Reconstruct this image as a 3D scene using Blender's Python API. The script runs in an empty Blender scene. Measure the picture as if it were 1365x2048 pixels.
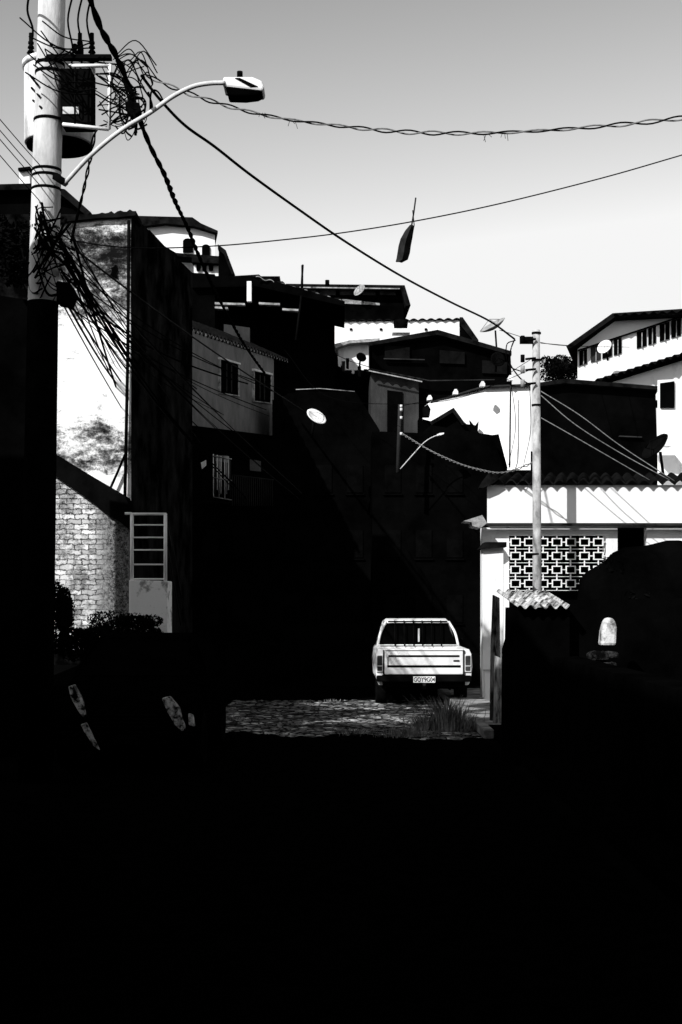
import bpy, bmesh, math, random
from mathutils import Vector, Matrix
random.seed(7)
F=2700.0; H0=1200.0; ZC=1.82
def S(u,v,Y): return Vector(((u-682.5)*Y/F, Y, ZC+(H0-v)*Y/F))
def X(u,Y): return (u-682.5)*Y/F
def Z(v,Y): return ZC+(H0-v)*Y/F
sc=bpy.context.scene
# ---------------------------------------------------------------- materials
def new(name):
    m=bpy.data.materials.new(name); m.use_nodes=True
    nt=m.node_tree; b=nt.nodes['Principled BSDF']
    return m,nt,b
def g(c): return (c,c,c,1)
def mat(name,c1,c2=None,scale=3.0,lo=.35,hi=.65,rough=.9,spec=.0,bump=.2,metal=0,stretch=(1,1,1),detail=8):
    m,nt,b=new(name); c2=c1*1.6 if c2 is None else c2
    tc=nt.nodes.new('ShaderNodeTexCoord'); mp=nt.nodes.new('ShaderNodeMapping'); mp.inputs['Scale'].default_value=stretch
    n=nt.nodes.new('ShaderNodeTexNoise'); n.inputs['Scale'].default_value=scale; n.inputs['Detail'].default_value=detail; n.inputs['Roughness'].default_value=.65
    r=nt.nodes.new('ShaderNodeValToRGB'); r.color_ramp.elements[0].position=lo; r.color_ramp.elements[1].position=hi
    r.color_ramp.elements[0].color=g(c1); r.color_ramp.elements[1].color=g(c2)
    nt.links.new(tc.outputs['Object'],mp.inputs[0]); nt.links.new(mp.outputs[0],n.inputs[0]); nt.links.new(n.outputs[0],r.inputs[0]); nt.links.new(r.outputs[0],b.inputs['Base Color'])
    b.inputs['Roughness'].default_value=rough; b.inputs['Specular IOR Level'].default_value=spec; b.inputs['Metallic'].default_value=metal
    if bump>0:
        n2=nt.nodes.new('ShaderNodeTexNoise'); n2.inputs['Scale'].default_value=scale*6; n2.inputs['Detail'].default_value=5
        nt.links.new(mp.outputs[0],n2.inputs[0])
        bp=nt.nodes.new('ShaderNodeBump'); bp.inputs['Strength'].default_value=bump; bp.inputs['Distance'].default_value=.03
        nt.links.new(n2.outputs[0],bp.inputs['Height']); nt.links.new(bp.outputs[0],b.inputs['Normal'])
    return m
DARK=mat('shade_dark_plaster',.0006,.0022,1.5)  # base colour near black to carry the shade on house walls
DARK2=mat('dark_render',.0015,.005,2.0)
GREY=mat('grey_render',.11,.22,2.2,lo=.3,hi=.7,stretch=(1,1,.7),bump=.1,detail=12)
GREYD=mat('dim_grey_render',.012,.035,2.0,stretch=(1,1,.4))
WHITE=mat('white_limewash',.55,.88,1.6,lo=.3,hi=.46,stretch=(1,1,.5),detail=12)
WHITE2=mat('white_paint',.80,.88,2.0,bump=.05)
CONC=mat('pole_concrete',.42,.78,5,stretch=(1,1,.3))
CONC2=mat('pole_concrete_weathered',.16,.50,6,lo=.35,hi=.6,stretch=(1,1,.5))
STEEL=mat('galvanised_steel',.5,.75,8,rough=.6,bump=.05)
TANKM=mat('tank_enamel',.45,.8,6,lo=.38,hi=.5,rough=.6,bump=.1,stretch=(1,1,.4),detail=12)
TILE=mat('old_roof_tile',.002,.012,4)
TILEL=mat('weathered_sheet',.10,.5,5)
CABLE=mat('cable_rubber',.001,.004,20,bump=0)
CABLEL=mat('cable_grey',.10,.25,20,bump=0)
GLASS=mat('dark_glass',.001,.002,3,rough=.5,spec=.0,bump=0)
PAINTW=mat('car_white_paint',.70,.86,2,rough=.45,spec=.3,bump=0,lo=.4,hi=.5,detail=12)
PAINTD=mat('car_black_paint',.0006,.0015,3,rough=.5,spec=.0,bump=0)
RUBBER=mat('rubber',.003,.006,9)
CHROME=mat('chrome',.6,.7,5,rough=.25,metal=1,spec=.5,bump=0)
ASPH=mat('shade_dark_asphalt',.0006,.002,6,bump=.3)  # near-black colour carries the shade lying on the street
HILLM=mat('hill_soil',.001,.003,.6)
LEAF=mat('leaf_dark',.0008,.006,1.5,bump=0)
GRASSM=mat('grass_blade',.04,.35,6,bump=0)
WOOD=mat('old_timber',.03,.6,5,lo=.4,hi=.7,stretch=(3,3,.6),bump=.6)
DISH=mat('dish_metal',.2,.4,4,bump=0)
SHADE_COAT=mat('shade_coating',.0008,.003,6)  # near-black colour paints the cast shade on the lower pole

def MN(nt,op,x,y):
    n=nt.nodes.new('ShaderNodeMath'); n.operation=op
    for i,q in enumerate((x,y)):
        if isinstance(q,(int,float)): n.inputs[i].default_value=q
        else: nt.links.new(q,n.inputs[i])
    return n.outputs[0]
def stucco():
    m,nt,b=new('weathered_stucco'); L=nt.links.new
    tc=nt.nodes.new('ShaderNodeTexCoord')
    def noise(scale,st,det=10,ro=.7,dist=0):
        mp=nt.nodes.new('ShaderNodeMapping'); mp.inputs['Scale'].default_value=st
        n=nt.nodes.new('ShaderNodeTexNoise'); n.inputs['Scale'].default_value=scale; n.inputs['Detail'].default_value=det; n.inputs['Roughness'].default_value=ro; n.inputs['Distortion'].default_value=dist
        L(tc.outputs['Object'],mp.inputs[0]); L(mp.outputs[0],n.inputs[0]); return n.outputs[0]
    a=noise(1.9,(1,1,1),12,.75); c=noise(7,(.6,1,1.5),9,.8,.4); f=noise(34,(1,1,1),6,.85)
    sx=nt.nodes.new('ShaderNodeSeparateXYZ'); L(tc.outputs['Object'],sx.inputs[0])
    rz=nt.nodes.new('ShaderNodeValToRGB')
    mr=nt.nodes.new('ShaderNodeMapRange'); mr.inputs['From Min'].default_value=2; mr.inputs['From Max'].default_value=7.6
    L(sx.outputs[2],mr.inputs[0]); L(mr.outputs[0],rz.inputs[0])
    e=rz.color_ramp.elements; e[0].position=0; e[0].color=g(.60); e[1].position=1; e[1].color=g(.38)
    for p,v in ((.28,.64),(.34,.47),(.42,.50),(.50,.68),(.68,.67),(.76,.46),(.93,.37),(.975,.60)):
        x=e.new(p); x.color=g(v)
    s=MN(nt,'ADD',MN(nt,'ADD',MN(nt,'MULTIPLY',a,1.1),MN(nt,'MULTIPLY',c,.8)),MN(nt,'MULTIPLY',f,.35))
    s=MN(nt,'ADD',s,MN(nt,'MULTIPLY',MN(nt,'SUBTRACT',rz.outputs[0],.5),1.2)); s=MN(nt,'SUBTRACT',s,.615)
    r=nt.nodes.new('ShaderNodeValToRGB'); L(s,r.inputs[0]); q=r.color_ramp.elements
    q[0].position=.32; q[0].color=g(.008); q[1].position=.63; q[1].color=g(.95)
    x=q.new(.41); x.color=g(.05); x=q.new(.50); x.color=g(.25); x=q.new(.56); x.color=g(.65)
    L(r.outputs[0],b.inputs['Base Color']); b.inputs['Roughness'].default_value=.95; b.inputs['Specular IOR Level'].default_value=0
    bp=nt.nodes.new('ShaderNodeBump'); bp.inputs['Strength'].default_value=.6; bp.inputs['Distance'].default_value=.03
    L(s,bp.inputs['Height']); L(bp.outputs[0],b.inputs['Normal'])
    return m
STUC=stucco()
def brickmat():
    m,nt,b=new('limewashed_brick'); L=nt.links.new
    tc=nt.nodes.new('ShaderNodeTexCoord'); sx=nt.nodes.new('ShaderNodeSeparateXYZ'); cx=nt.nodes.new('ShaderNodeCombineXYZ')
    L(tc.outputs['Object'],sx.inputs[0]); L(sx.outputs[0],cx.inputs[0]); L(sx.outputs[2],cx.inputs[1])
    ns=nt.nodes.new('ShaderNodeTexNoise'); ns.inputs['Scale'].default_value=9; ns.inputs['Detail'].default_value=9; ns.inputs['Roughness'].default_value=.75
    L(tc.outputs['Object'],ns.inputs[0])
    ad=nt.nodes.new('ShaderNodeMixRGB'); ad.blend_type='LINEAR_LIGHT'; ad.inputs[0].default_value=.07
    L(cx.outputs[0],ad.inputs[1]); L(ns.outputs[1],ad.inputs[2])
    bt=nt.nodes.new('ShaderNodeTexBrick'); bt.inputs['Scale'].default_value=1; bt.inputs['Brick Width'].default_value=.20; bt.inputs['Row Height'].default_value=.070; bt.inputs['Mortar Size'].default_value=.008
    bt.inputs['Color1'].default_value=g(.92); bt.inputs['Color2'].default_value=g(.48); bt.inputs['Mortar'].default_value=g(.03); bt.inputs['Mortar Smooth'].default_value=.7
    L(ad.outputs[0],bt.inputs[0])
    n2=nt.nodes.new('ShaderNodeTexNoise'); n2.inputs['Scale'].default_value=5; n2.inputs['Detail'].default_value=12; n2.inputs['Roughness'].default_value=.85
    L(tc.outputs['Object'],n2.inputs[0])
    r=nt.nodes.new('ShaderNodeValToRGB'); r.color_ramp.elements[0].position=.37; r.color_ramp.elements[0].color=g(.10); r.color_ramp.elements[1].position=.51; r.color_ramp.elements[1].color=g(1)
    L(n2.outputs[0],r.inputs[0])
    r3=nt.nodes.new('ShaderNodeValToRGB'); r3.color_ramp.elements[0].position=.52; r3.color_ramp.elements[1].position=.66; L(ns.outputs[0],r3.inputs[0])
    mx=nt.nodes.new('ShaderNodeMixRGB'); mx.inputs[2].default_value=g(.8); L(r3.outputs[0],mx.inputs[0]); L(bt.outputs[0],mx.inputs[1])
    mu=nt.nodes.new('ShaderNodeMixRGB'); mu.blend_type='MULTIPLY'; mu.inputs[0].default_value=1; L(mx.outputs[0],mu.inputs[1]); L(r.outputs[0],mu.inputs[2])
    # roughcast on the darker strip beside the house corner
    mr=nt.nodes.new('ShaderNodeMapRange'); mr.inputs['From Min'].default_value=-3.45; mr.inputs['From Max'].default_value=-3.2; L(sx.outputs[0],mr.inputs[0])
    n5=nt.nodes.new('ShaderNodeTexNoise'); n5.inputs['Scale'].default_value=28; n5.inputs['Detail'].default_value=6; n5.inputs['Roughness'].default_value=.9; L(tc.outputs['Object'],n5.inputs[0])
    r5=nt.nodes.new('ShaderNodeValToRGB'); r5.color_ramp.elements[0].position=.42; r5.color_ramp.elements[0].color=g(.01); r5.color_ramp.elements[1].position=.66; r5.color_ramp.elements[1].color=g(.6); L(n5.outputs[0],r5.inputs[0])
    m6=nt.nodes.new('ShaderNodeMixRGB'); L(mr.outputs[0],m6.inputs[0]); L(mu.outputs[0],m6.inputs[1]); L(r5.outputs[0],m6.inputs[2])
    L(m6.outputs[0],b.inputs['Base Color']); b.inputs['Roughness'].default_value=.95; b.inputs['Specular IOR Level'].default_value=0
    bp=nt.nodes.new('ShaderNodeBump'); bp.inputs['Strength'].default_value=.8; bp.inputs['Distance'].default_value=.03; L(m6.outputs[0],bp.inputs['Height']); L(bp.outputs[0],b.inputs['Normal'])
    return m
BRICK=brickmat()
def cobble():
    m,nt,b=new('cobblestone'); L=nt.links.new
    tc=nt.nodes.new('ShaderNodeTexCoord')
    v=nt.nodes.new('ShaderNodeTexVoronoi'); v.feature='DISTANCE_TO_EDGE'; v.inputs['Scale'].default_value=8; L(tc.outputs['Object'],v.inputs[0])
    v2=nt.nodes.new('ShaderNodeTexVoronoi'); v2.inputs['Scale'].default_value=8; L(tc.outputs['Object'],v2.inputs[0])
    n=nt.nodes.new('ShaderNodeTexNoise'); n.inputs['Scale'].default_value=2.6; n.inputs['Detail'].default_value=12; n.inputs['Roughness'].default_value=.8; L(tc.outputs['Object'],n.inputs[0])
    r=nt.nodes.new('ShaderNodeValToRGB'); L(v.outputs[0],r.inputs[0]); r.color_ramp.elements[0].position=.03; r.color_ramp.elements[0].color=g(.01); r.color_ramp.elements[1].position=.12; r.color_ramp.elements[1].color=g(1)
    r2=nt.nodes.new('ShaderNodeValToRGB'); L(n.outputs[0],r2.inputs[0]); r2.color_ramp.elements[0].position=.41; r2.color_ramp.elements[0].color=g(.03); r2.color_ramp.elements[1].position=.54; r2.color_ramp.elements[1].color=g(.95)
    sp=nt.nodes.new('ShaderNodeSeparateColor'); L(v2.outputs['Color'],sp.inputs[0])
    r4=nt.nodes.new('ShaderNodeValToRGB'); L(sp.outputs[0],r4.inputs[0]); r4.color_ramp.elements[0].position=.25; r4.color_ramp.elements[0].color=g(.10); r4.color_ramp.elements[1].position=.6; r4.color_ramp.elements[1].color=g(1)
    mu=nt.nodes.new('ShaderNodeMixRGB'); mu.blend_type='MULTIPLY'; mu.inputs[0].default_value=1; L(r.outputs[0],mu.inputs[1]); L(r2.outputs[0],mu.inputs[2])
    m2=nt.nodes.new('ShaderNodeMixRGB'); m2.blend_type='MULTIPLY'; m2.inputs[0].default_value=1; L(mu.outputs[0],m2.inputs[1]); L(r4.outputs[0],m2.inputs[2])
    L(m2.outputs[0],b.inputs['Base Color']); b.inputs['Roughness'].default_value=.95; b.inputs['Specular IOR Level'].default_value=0
    bp=nt.nodes.new('ShaderNodeBump'); bp.inputs['Strength'].default_value=1; bp.inputs['Distance'].default_value=.12; L(m2.outputs[0],bp.inputs['Height']); L(bp.outputs[0],b.inputs['Normal'])
    return m
COB=cobble()
# ---------------------------------------------------------------- geometry helpers
def grp(name,loc=(0,0,0)):
    e=bpy.data.objects.new(name,None); e.empty_display_size=.3; e.location=loc; sc.collection.objects.link(e); return e
def mo(name,vs,fs,m,par=None,smooth=False,bevel=0,recalc=True):
    me=bpy.data.meshes.new(name); me.from_pydata([tuple(v) for v in vs],[],fs); me.materials.append(m)
    if recalc:
        bm=bmesh.new(); bm.from_mesh(me); bmesh.ops.recalc_face_normals(bm,faces=bm.faces); bm.to_mesh(me); bm.free()
    if smooth:
        for p in me.polygons: p.use_smooth=True
    o=bpy.data.objects.new(name,me); sc.collection.objects.link(o)
    if par: o.parent=par
    if bevel>0:
        b=o.modifiers.new('b','BEVEL'); b.width=bevel; b.segments=2; b.limit_method='ANGLE'
    return o
def prism(name,pts,ext,m,par=None,bevel=0):
    n=len(pts); ext=Vector(ext); vs=[Vector(p) for p in pts]+[Vector(p)+ext for p in pts]
    fs=[tuple(range(n)),tuple(range(2*n-1,n-1,-1))]+[(i,(i+1)%n,n+(i+1)%n,n+i) for i in range(n)]
    return mo(name,vs,fs,m,par,bevel=bevel)
def box(name,x0,x1,y0,y1,z0,z1,m,par=None,bevel=0):
    return prism(name,[(x0,y0,z0),(x1,y0,z0),(x1,y0,z1),(x0,y0,z1)],(0,y1-y0,0),m,par,bevel)
def P(name,px,Y,depth,m,par=None,dirx=0,bevel=0):
    """front polygon (surveyed bearing, height, distance) extruded away"""
    pts=[S(p[0],p[1],p[2] if len(p)>2 else Y) for p in px]
    return prism(name,pts,(dirx*depth,depth,0),m,par,bevel)
def cat(pts,n=6):
    pts=[Vector(p) for p in pts]
    if len(pts)<3: return pts
    q=[2*pts[0]-pts[1]]+pts+[2*pts[-1]-pts[-2]]; out=[]
    for i in range(1,len(q)-2):
        for k in range(n):
            t=k/n; a,b,c,d=q[i-1:i+3]
            out.append(.5*((2*b)+(c-a)*t+(2*a-5*b+4*c-d)*t*t+(3*b-a-3*c+d)*t**3))
    out.append(pts[-1]); return out
def frames(pts):
    fr=[]
    for i,p in enumerate(pts):
        t=(pts[min(i+1,len(pts)-1)]-pts[max(i-1,0)]).normalized()
        up=Vector((0,0,1)) if abs(t.z)<.95 else Vector((0,1,0))
        a=t.cross(up).normalized(); b=a.cross(t).normalized(); fr.append((a,b))
    return fr
def tube(name,pts,r,m,par=None,n=6,r2=None,sm=0):
    if sm: pts=cat(pts,sm)
    pts=[Vector(p) for p in pts]; fr=frames(pts); vs=[];fs=[]
    for i,p in enumerate(pts):
        rr=r if r2 is None else r+(r2-r)*i/(len(pts)-1)
        a,b=fr[i]
        for k in range(n):
            t=2*math.pi*k/n; vs.append(p+a*math.cos(t)*rr+b*math.sin(t)*rr)
    for i in range(len(pts)-1):
        for k in range(n): fs.append((i*n+k,i*n+(k+1)%n,(i+1)*n+(k+1)%n,(i+1)*n+k))
    fs.append(tuple(range(n))); fs.append(tuple(range((len(pts)-1)*n,len(pts)*n)))
    return mo(name,vs,fs,m,par,smooth=True)
def resample(pts,step):
    out=[pts[0]]; acc=0
    for a,b in zip(pts,pts[1:]):
        L=(b-a).length
        if L==0: continue
        d=step-acc
        while d<=L: out.append(a+(b-a)*d/L); d+=step
        acc=L-(d-step)
    return out
def twisted(name,pts,rt,rw,pitch,m,par=None,strands=2,m2=None):
    base=resample(cat(pts,12),pitch/10); fr=frames(base)
    for s in range(strands):
        q=[]
        for i,p in enumerate(base):
            t=2*math.pi*(i/10.+.25*math.sin(i*.031))+2*math.pi*s/strands; a,b=fr[i]; q.append(p+(a*math.cos(t)+b*math.sin(t))*rt*(1+.3*math.sin(i*.13)))
        tube(f'{name}_strand_{s+1}',q,rw,(m2 if s and m2 else m),par,5)
def cyl(name,c,r,h,m,par=None,n=24,r2=None,bevel=0,axis='z'):
    r2=r if r2 is None else r2; vs=[]
    for z,rr in ((0,r),(h,r2)):
        for k in range(n):
            t=2*math.pi*k/n; x,y=math.cos(t)*rr,math.sin(t)*rr
            vs.append(Vector(c)+(Vector((x,y,z)) if axis=='z' else Vector((z,x,y)) if axis=='x' else Vector((x,z,y))))
    fs=[(k,(k+1)%n,n+(k+1)%n,n+k) for k in range(n)]+[tuple(range(n)),tuple(range(n,2*n))]
    o=mo(name,vs,fs,m,par,bevel=bevel)
    for p in o.data.polygons:
        if len(p.vertices)==4: p.use_smooth=True
    return o
def wavy(name,a,b,back,pitch,amp,m,par=None,th=.03,tiles=True):
    a=Vector(a);b=Vector(b);back=Vector(back);L=(b-a).length;N=max(8,int(L/pitch*8));vs=[];fs=[]
    for row in range(2):
        for t in (0,-th):
            for i in range(N+1):
                s=i/N; w=(abs(math.sin(math.pi*s*L/pitch))*2-1 if tiles else math.sin(2*math.pi*s*L/pitch))*amp
                vs.append(a+(b-a)*s+back*row+Vector((0,0,w+t)))
    M=N+1
    for i in range(N):
        fs+= [(i,i+1,2*M+i+1,2*M+i),(M+i,3*M+i,3*M+i+1,M+i+1),(i,M+i,M+i+1,i+1),(2*M+i,2*M+i+1,3*M+i+1,3*M+i)]
    fs+=[(0,2*M,3*M,M),(N,M+N,3*M+N,2*M+N)]
    return mo(name,vs,fs,m,par,smooth=False)
def leaves(name,c,rad,n,size,m,lumps=10,seed=1,par=None):
    rnd=random.Random(seed); c=Vector(c); L=[]
    for i in range(lumps):
        d=Vector((rnd.uniform(-1,1),rnd.uniform(-1,1),rnd.uniform(-.8,1)))
        if d.length>1.1: d=d.normalized()*1.1
        L.append((c+Vector((d.x*rad[0]*.65,d.y*rad[1]*.65,d.z*rad[2]*.65)),rnd.uniform(.3,.5)))
    vs=[];fs=[]
    for i in range(n):
        lc,lr=rnd.choice(L); d=Vector((rnd.gauss(0,1),rnd.gauss(0,1),rnd.gauss(0,1))).normalized()*rnd.uniform(.5,1)**.5
        p=lc+Vector((d.x*rad[0]*lr,d.y*rad[1]*lr,d.z*rad[2]*lr))
        s=size*rnd.uniform(.5,1.4); u=Vector((rnd.gauss(0,1),rnd.gauss(0,1),rnd.gauss(0,1))).normalized(); w=u.orthogonal().normalized()
        k=len(vs); vs+=[p-u*s,p+w*s*.45,p+u*s,p-w*s*.45]; fs.append((k,k+1,k+2,k+3))
    return mo(name,vs,fs,m,par,recalc=False)
def dish(name,c,r,face,m,par=None):
    """parabolic antenna: bowl, feed arm, mast"""
    e=par or grp(name,(0,0,0)); f=Vector(face).normalized(); a=f.orthogonal().normalized(); b=f.cross(a); c=Vector(c); vs=[];fs=[];R=5;N=20
    for j in range(R+1):
        rr=r*j/R
        for k in range(N):
            t=2*math.pi*k/N; vs.append(c+a*math.cos(t)*rr+b*math.sin(t)*rr+f*(rr*rr/(r*3)))
    for j in range(R):
        for k in range(N): fs.append((j*N+k,j*N+(k+1)%N,(j+1)*N+(k+1)%N,(j+1)*N+k))
    o=mo('bowl',vs,fs,m,e,smooth=True); s=o.modifiers.new('s','SOLIDIFY'); s.thickness=.02
    for k in range(3):
        t=2*math.pi*k/3; tube('feed_strut',[c+a*math.cos(t)*r+b*math.sin(t)*r+f*r*.33,c+f*r*.8],.012,m,e,4)
    tube('mast',[c-f*.05,c-f*.15+Vector((0,0,-r*1.3))],.03,DARK2,e,6)
    return e

# ---------------------------------------------------------------- ground, road, hill
def hz(x,y):
    if y<29: return 0.
    t=min(1,(y-29)/38.); side=max(0,1-max(0,abs(x)-25)/80.)
    top=9.5+ (2.5 if x<2 else 2.5-min(1,(x-2)/8)*3.0)
    far=1 if y<75 else max(0,1-(y-75)/120.)
    return top*t*side*far
xs=[-3000,-1200,-500,-200,-110,-70,-45,-30,-20,-15,-10,-6,-3,0,2,4,6,8,10,15,20,30,45,70,110,200,500,1200,3000]
ys=[-3000,-800,-200,-60,-20,0,14,26,29,32,36,40,45,50,55,60,67,75,100,140,200,400,900,3000]
vs=[(x,y,hz(x,y)) for y in ys for x in xs]; nx=len(xs)
fs=[(j*nx+i,j*nx+i+1,(j+1)*nx+i+1,(j+1)*nx+i) for j in range(len(ys)-1) for i in range(nx-1)]
mo('ground',vs,fs,HILLM,smooth=True)
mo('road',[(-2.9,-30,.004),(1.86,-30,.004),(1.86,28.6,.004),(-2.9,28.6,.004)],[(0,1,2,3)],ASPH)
rnd=random.Random(3)
N=60
low=[(-1.95+ (3.8)*i/N, 18.4-.9*(i/N)+.25*math.sin(i*.22)+.1*math.sin(i*.9)+rnd.uniform(-.12,.12), .012) for i in range(N+1)]
hi_=[(-1.95+ (3.8)*i/N, 24.3+rnd.uniform(-.2,.2), .012) for i in range(N+1)]
mo('sunlit_cobble_patch',low+hi_,[(i,i+1,N+1+i+1,N+1+i) for i in range(N)],COB)  # pale cobbles laid only where sun falls, against shade-dark road
sw=grp('sidewalk')
box('kerb',1.86,2.0,17.6,26,0,.13,mat('kerb_stone',.1,.35,4),sw,.02)
box('slab',2.0,3.4,18.4,26,0,.12,mat('pavement_concrete',.1,.4,4),sw)
box('slab_shaded',2.0,3.4,-20,18.4,0,.12,ASPH,sw)  # same pavement, shade put into its colour

# ---------------------------------------------------------------- unseen houses behind / beside the photographer, placed to shade the street
def unseen_plain_house(name,x0,x1,y0,y1,h,m,side):
    e=grp(name); box('walls',x0,x1,y0,y1,0,h,m,e); box('unseen_roof_slab',x0-.1,x1+.1,y0-.1,y1+.1,h,h+.15,m,e)
    xx=x1 if side>0 else x0
    y=y0+1.2
    while y<y1-1.5:
        for z in (1.0,3.8,6.2):
            if z+1.2<h: box('window',xx-.04,xx+.04,y,y+1.1,z,z+1.2,GLASS,e); box('sill',xx-.09,xx+.09,y-.08,y+1.18,z-.1,z-.01,DARK2,e)  # windows and sills of the added unseen houses
        y+=2.6
    return e
unseen_plain_house('unseen_shade_house',-12,-3.0,-3.0,10.8,7.35,DARK,1)
unseen_plain_house('unseen_shade_house',-12,-3.0,-20,-3.4,10,DARK,1)
unseen_plain_house('unseen_shade_house',4.2,12,-20,9.5,9,DARK,-1)  # this and the rear house added to block sky light
unseen_plain_house('unseen_shade_house',-2.8,4.0,-24,-9,13,DARK,-1)

# ---------------------------------------------------------------- LEFT: stucco house
h=grp('stucco_house')
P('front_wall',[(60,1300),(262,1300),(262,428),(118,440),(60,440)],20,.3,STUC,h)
def quadwall(name,a,b,th,m,par):
    prism(name,[S(a[0],a[1],a[3]),S(b[0],b[1],b[3]),S(b[0],b[2],b[3]),S(a[0],a[2],a[3])],(-th,0,0),m,par)
quadwall('side_wall',(263.5,428,1330,20.02),(385,545,1290,25.5),3.2,mat('side_plaster_shade',.001,.02,1.6,lo=.42,hi=.7,detail=12),h)  # near-black side colour carries the shade of the unlit face
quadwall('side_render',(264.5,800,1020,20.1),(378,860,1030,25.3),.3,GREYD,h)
N=26; cap=[]
for i in range(N+1):
    u=112+ (272-112)*i/N; cap.append((u,437-i*.55-rnd.uniform(0,7)))
P('parapet_cap',[(112,447),(130,443),(150,440),(175,438),(200,435),(235,434),(271,430)][::-1]+cap,19.9,.6,TILE,h)
P('wall_crack',[(222,535),(228,533),(232,528),(235,540),(232,546),(236,556),(228,554),(220,550),(224,542)],19.97,.05,DARK,h)
tube('drain_pipe',[S(258,440,19.93),S(256,700,19.93),S(250,1000,19.93)],.025,DARK2,h)
tube('stay_wire',[S(252,905,19.9),S(235,945,19.9),S(215,990,19.9)],.02,DARK,h)
w=grp('brick_garden_wall')
P('brickwork',[(20,1300),(257,1300),(257,1022),(170,975),(105,935),(20,885)],18.7,.3,BRICK,w)
P('coping',[(20,860),(105,905),(170,945),(250,992),(262,1020),(262,1062),(240,1044),(215,1030),(185,1005),(150,980),(105,948),(20,900)],18.62,.45,DARK2,w)
w=grp('gate_pillar')
P('pillar',[(258,1330),(335,1330),(335,1162),(258,1160)],18.3,.5,mat('worn_limewash',.30,.92,5,lo=.36,hi=.46,detail=14),w,bevel=.01)
w=grp('stair_railing')
Y=18.4
for u in (264,331): tube('post',[S(u,1163,Y),S(u,1027,Y)],.024,WHITE2,w)
for v in (1028,1050,1075,1100,1129,1158): tube('rail',[S(262,v,Y),S(333,v,Y)],.012 if v>1030 else .020,WHITE2,w)
tube('top_rail_left',[S(250,1027,Y),S(264,1027,Y)],.020,WHITE2,w)
Q=[(335,1030,18.4),(341,1065,19.2),(352,1130,20.2),(362,1190,21.5)]
tube('hand_rail',[S(*q) for q in Q],.014,GREYD,w)
tube('hand_rail_lower',[S(q[0],q[1]+60,q[2]) for q in Q],.012,GREYD,w)
w=grp('dark_gable_house')
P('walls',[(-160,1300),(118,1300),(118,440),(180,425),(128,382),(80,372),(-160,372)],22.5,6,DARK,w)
P('roof',[(-170,372),(70,366),(130,378),(182,424),(172,430),(124,390),(70,378),(-170,384)],22.3,6.5,TILE,w)
w=grp('roof_water_cistern')
P('tank_wall',[(38,372),(38,338),(58,335),(60,372)],24,.6,WHITE,w)
P('tank_lid',[(36,340),(36,335),(60,332),(60,337)],23.9,.8,DARK2,w)
w=grp('shaded_garden_wall')
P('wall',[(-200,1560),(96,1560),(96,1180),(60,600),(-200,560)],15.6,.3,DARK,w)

leaves('climbing_bush',S(250,1262,18.0),(.62,.2,.27),6000,.024,LEAF,18,5)
leaves('climbing_bush',S(115,1225,17.2),(.22,.2,.42),5000,.024,LEAF,20,15)
leaves('climbing_bush',S(170,1290,17.6),(.5,.2,.25),3500,.026,LEAF,12,16)
leaves('wall_vine',S(34,500,15.2),(.33,.3,.5),2400,.035,LEAF,14,9)

# ---------------------------------------------------------------- utility pole with transformer
up=grp('utility_pole')
yp=13.5
tube('shaft',[Vector((X(70,yp),yp,0)),S(86,600,yp),S(104,0,yp),S(106,-60,yp)],.165,CONC,up,28,r2=.118)
tube('shade_painted_base',[Vector((X(70,yp),yp,0)),S(86,604,yp)],.171,SHADE_COAT,up,28,r2=.152)  # sleeve added to paint the shadow up to its edge
for v in (128,145,240,340,352,378,455): 
    c=S(104-(v/600)*18,v,yp); cyl('clamp_band',c-Vector((0,0,.02)),.146,.028,DARK2,up,24)
box('crossarm_bracket',X(100,yp),X(228,yp),yp-.18,yp-.1,Z(130,yp),Z(122,yp),DARK2,up)
for a,b in (((138,131),(220,131)),((220,128),(218,258)),((218,258),(125,248)),((150,128),(150,250))):
    tube('frame_bar',[S(a[0],a[1],13.2),S(b[0],b[1],13.2)],.020 if a[0]!=150 else .01,WHITE2 if a[0]!=150 else DARK2,up,4)
tr=grp('transformer')
cyl('tank',S(118,290,14.05),.355,.80,TANKM,tr,40,bevel=.02)
cyl('tank_rim',S(118,136,14.05)-Vector((0,0,.02)),.375,.05,TANKM,tr,40)
cyl('tank_base',S(118,296,14.05),.33,.05,DARK,tr,40)
for u,v in ((62,128),(160,128),(184,128),(150,150)):
    c=S(u,v,13.9)
    for k in range(5): cyl('bushing_disc',c+Vector((0,0,.03+k*.045)),.05-.005*k,.02,DARK2,tr,14,r2=.03)
    cyl('bushing_core',c,.022,.32,DARK2,tr,10)
box('fuse_box',X(124,13.4),X(184,13.4),13.35,13.6,Z(250,13.4),Z(140,13.4),DARK2,tr)
box('fuse_box_label',X(126,13.35),X(158,13.35),13.335,13.348,Z(228,13.35),Z(214,13.35),STEEL,tr)
for k in range(3): tube('fuse_link',[S(60+k*3,150+k*25,13.6),S(76+k*3,170+k*22,13.35)],.012,DARK2,tr,5)
for u in (140,160,178): tube('lead',[S(u,142,13.5),S(u+6,100,13.4),S(u-4,40,13.2),S(u+8,-20,13)],.01,DARK2,tr,5,sm=5)
tube('lead',[S(60,100,13.9),S(66,60,13.8),S(55,20,13.5),S(62,-30,13)],.012,DARK2,tr,5,sm=5)
for i in range(14):
    a=S(rnd.uniform(50,110),rnd.uniform(40,150),13.2); b=S(rnd.uniform(120,200),rnd.uniform(60,190),13.2)
    tube('jumper',[a,(a+b)/2+Vector((0,-.1,-rnd.uniform(.05,.2))),b],.007,DARK2,tr,4,sm=6)
lm=grp('street_lamp')
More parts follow.
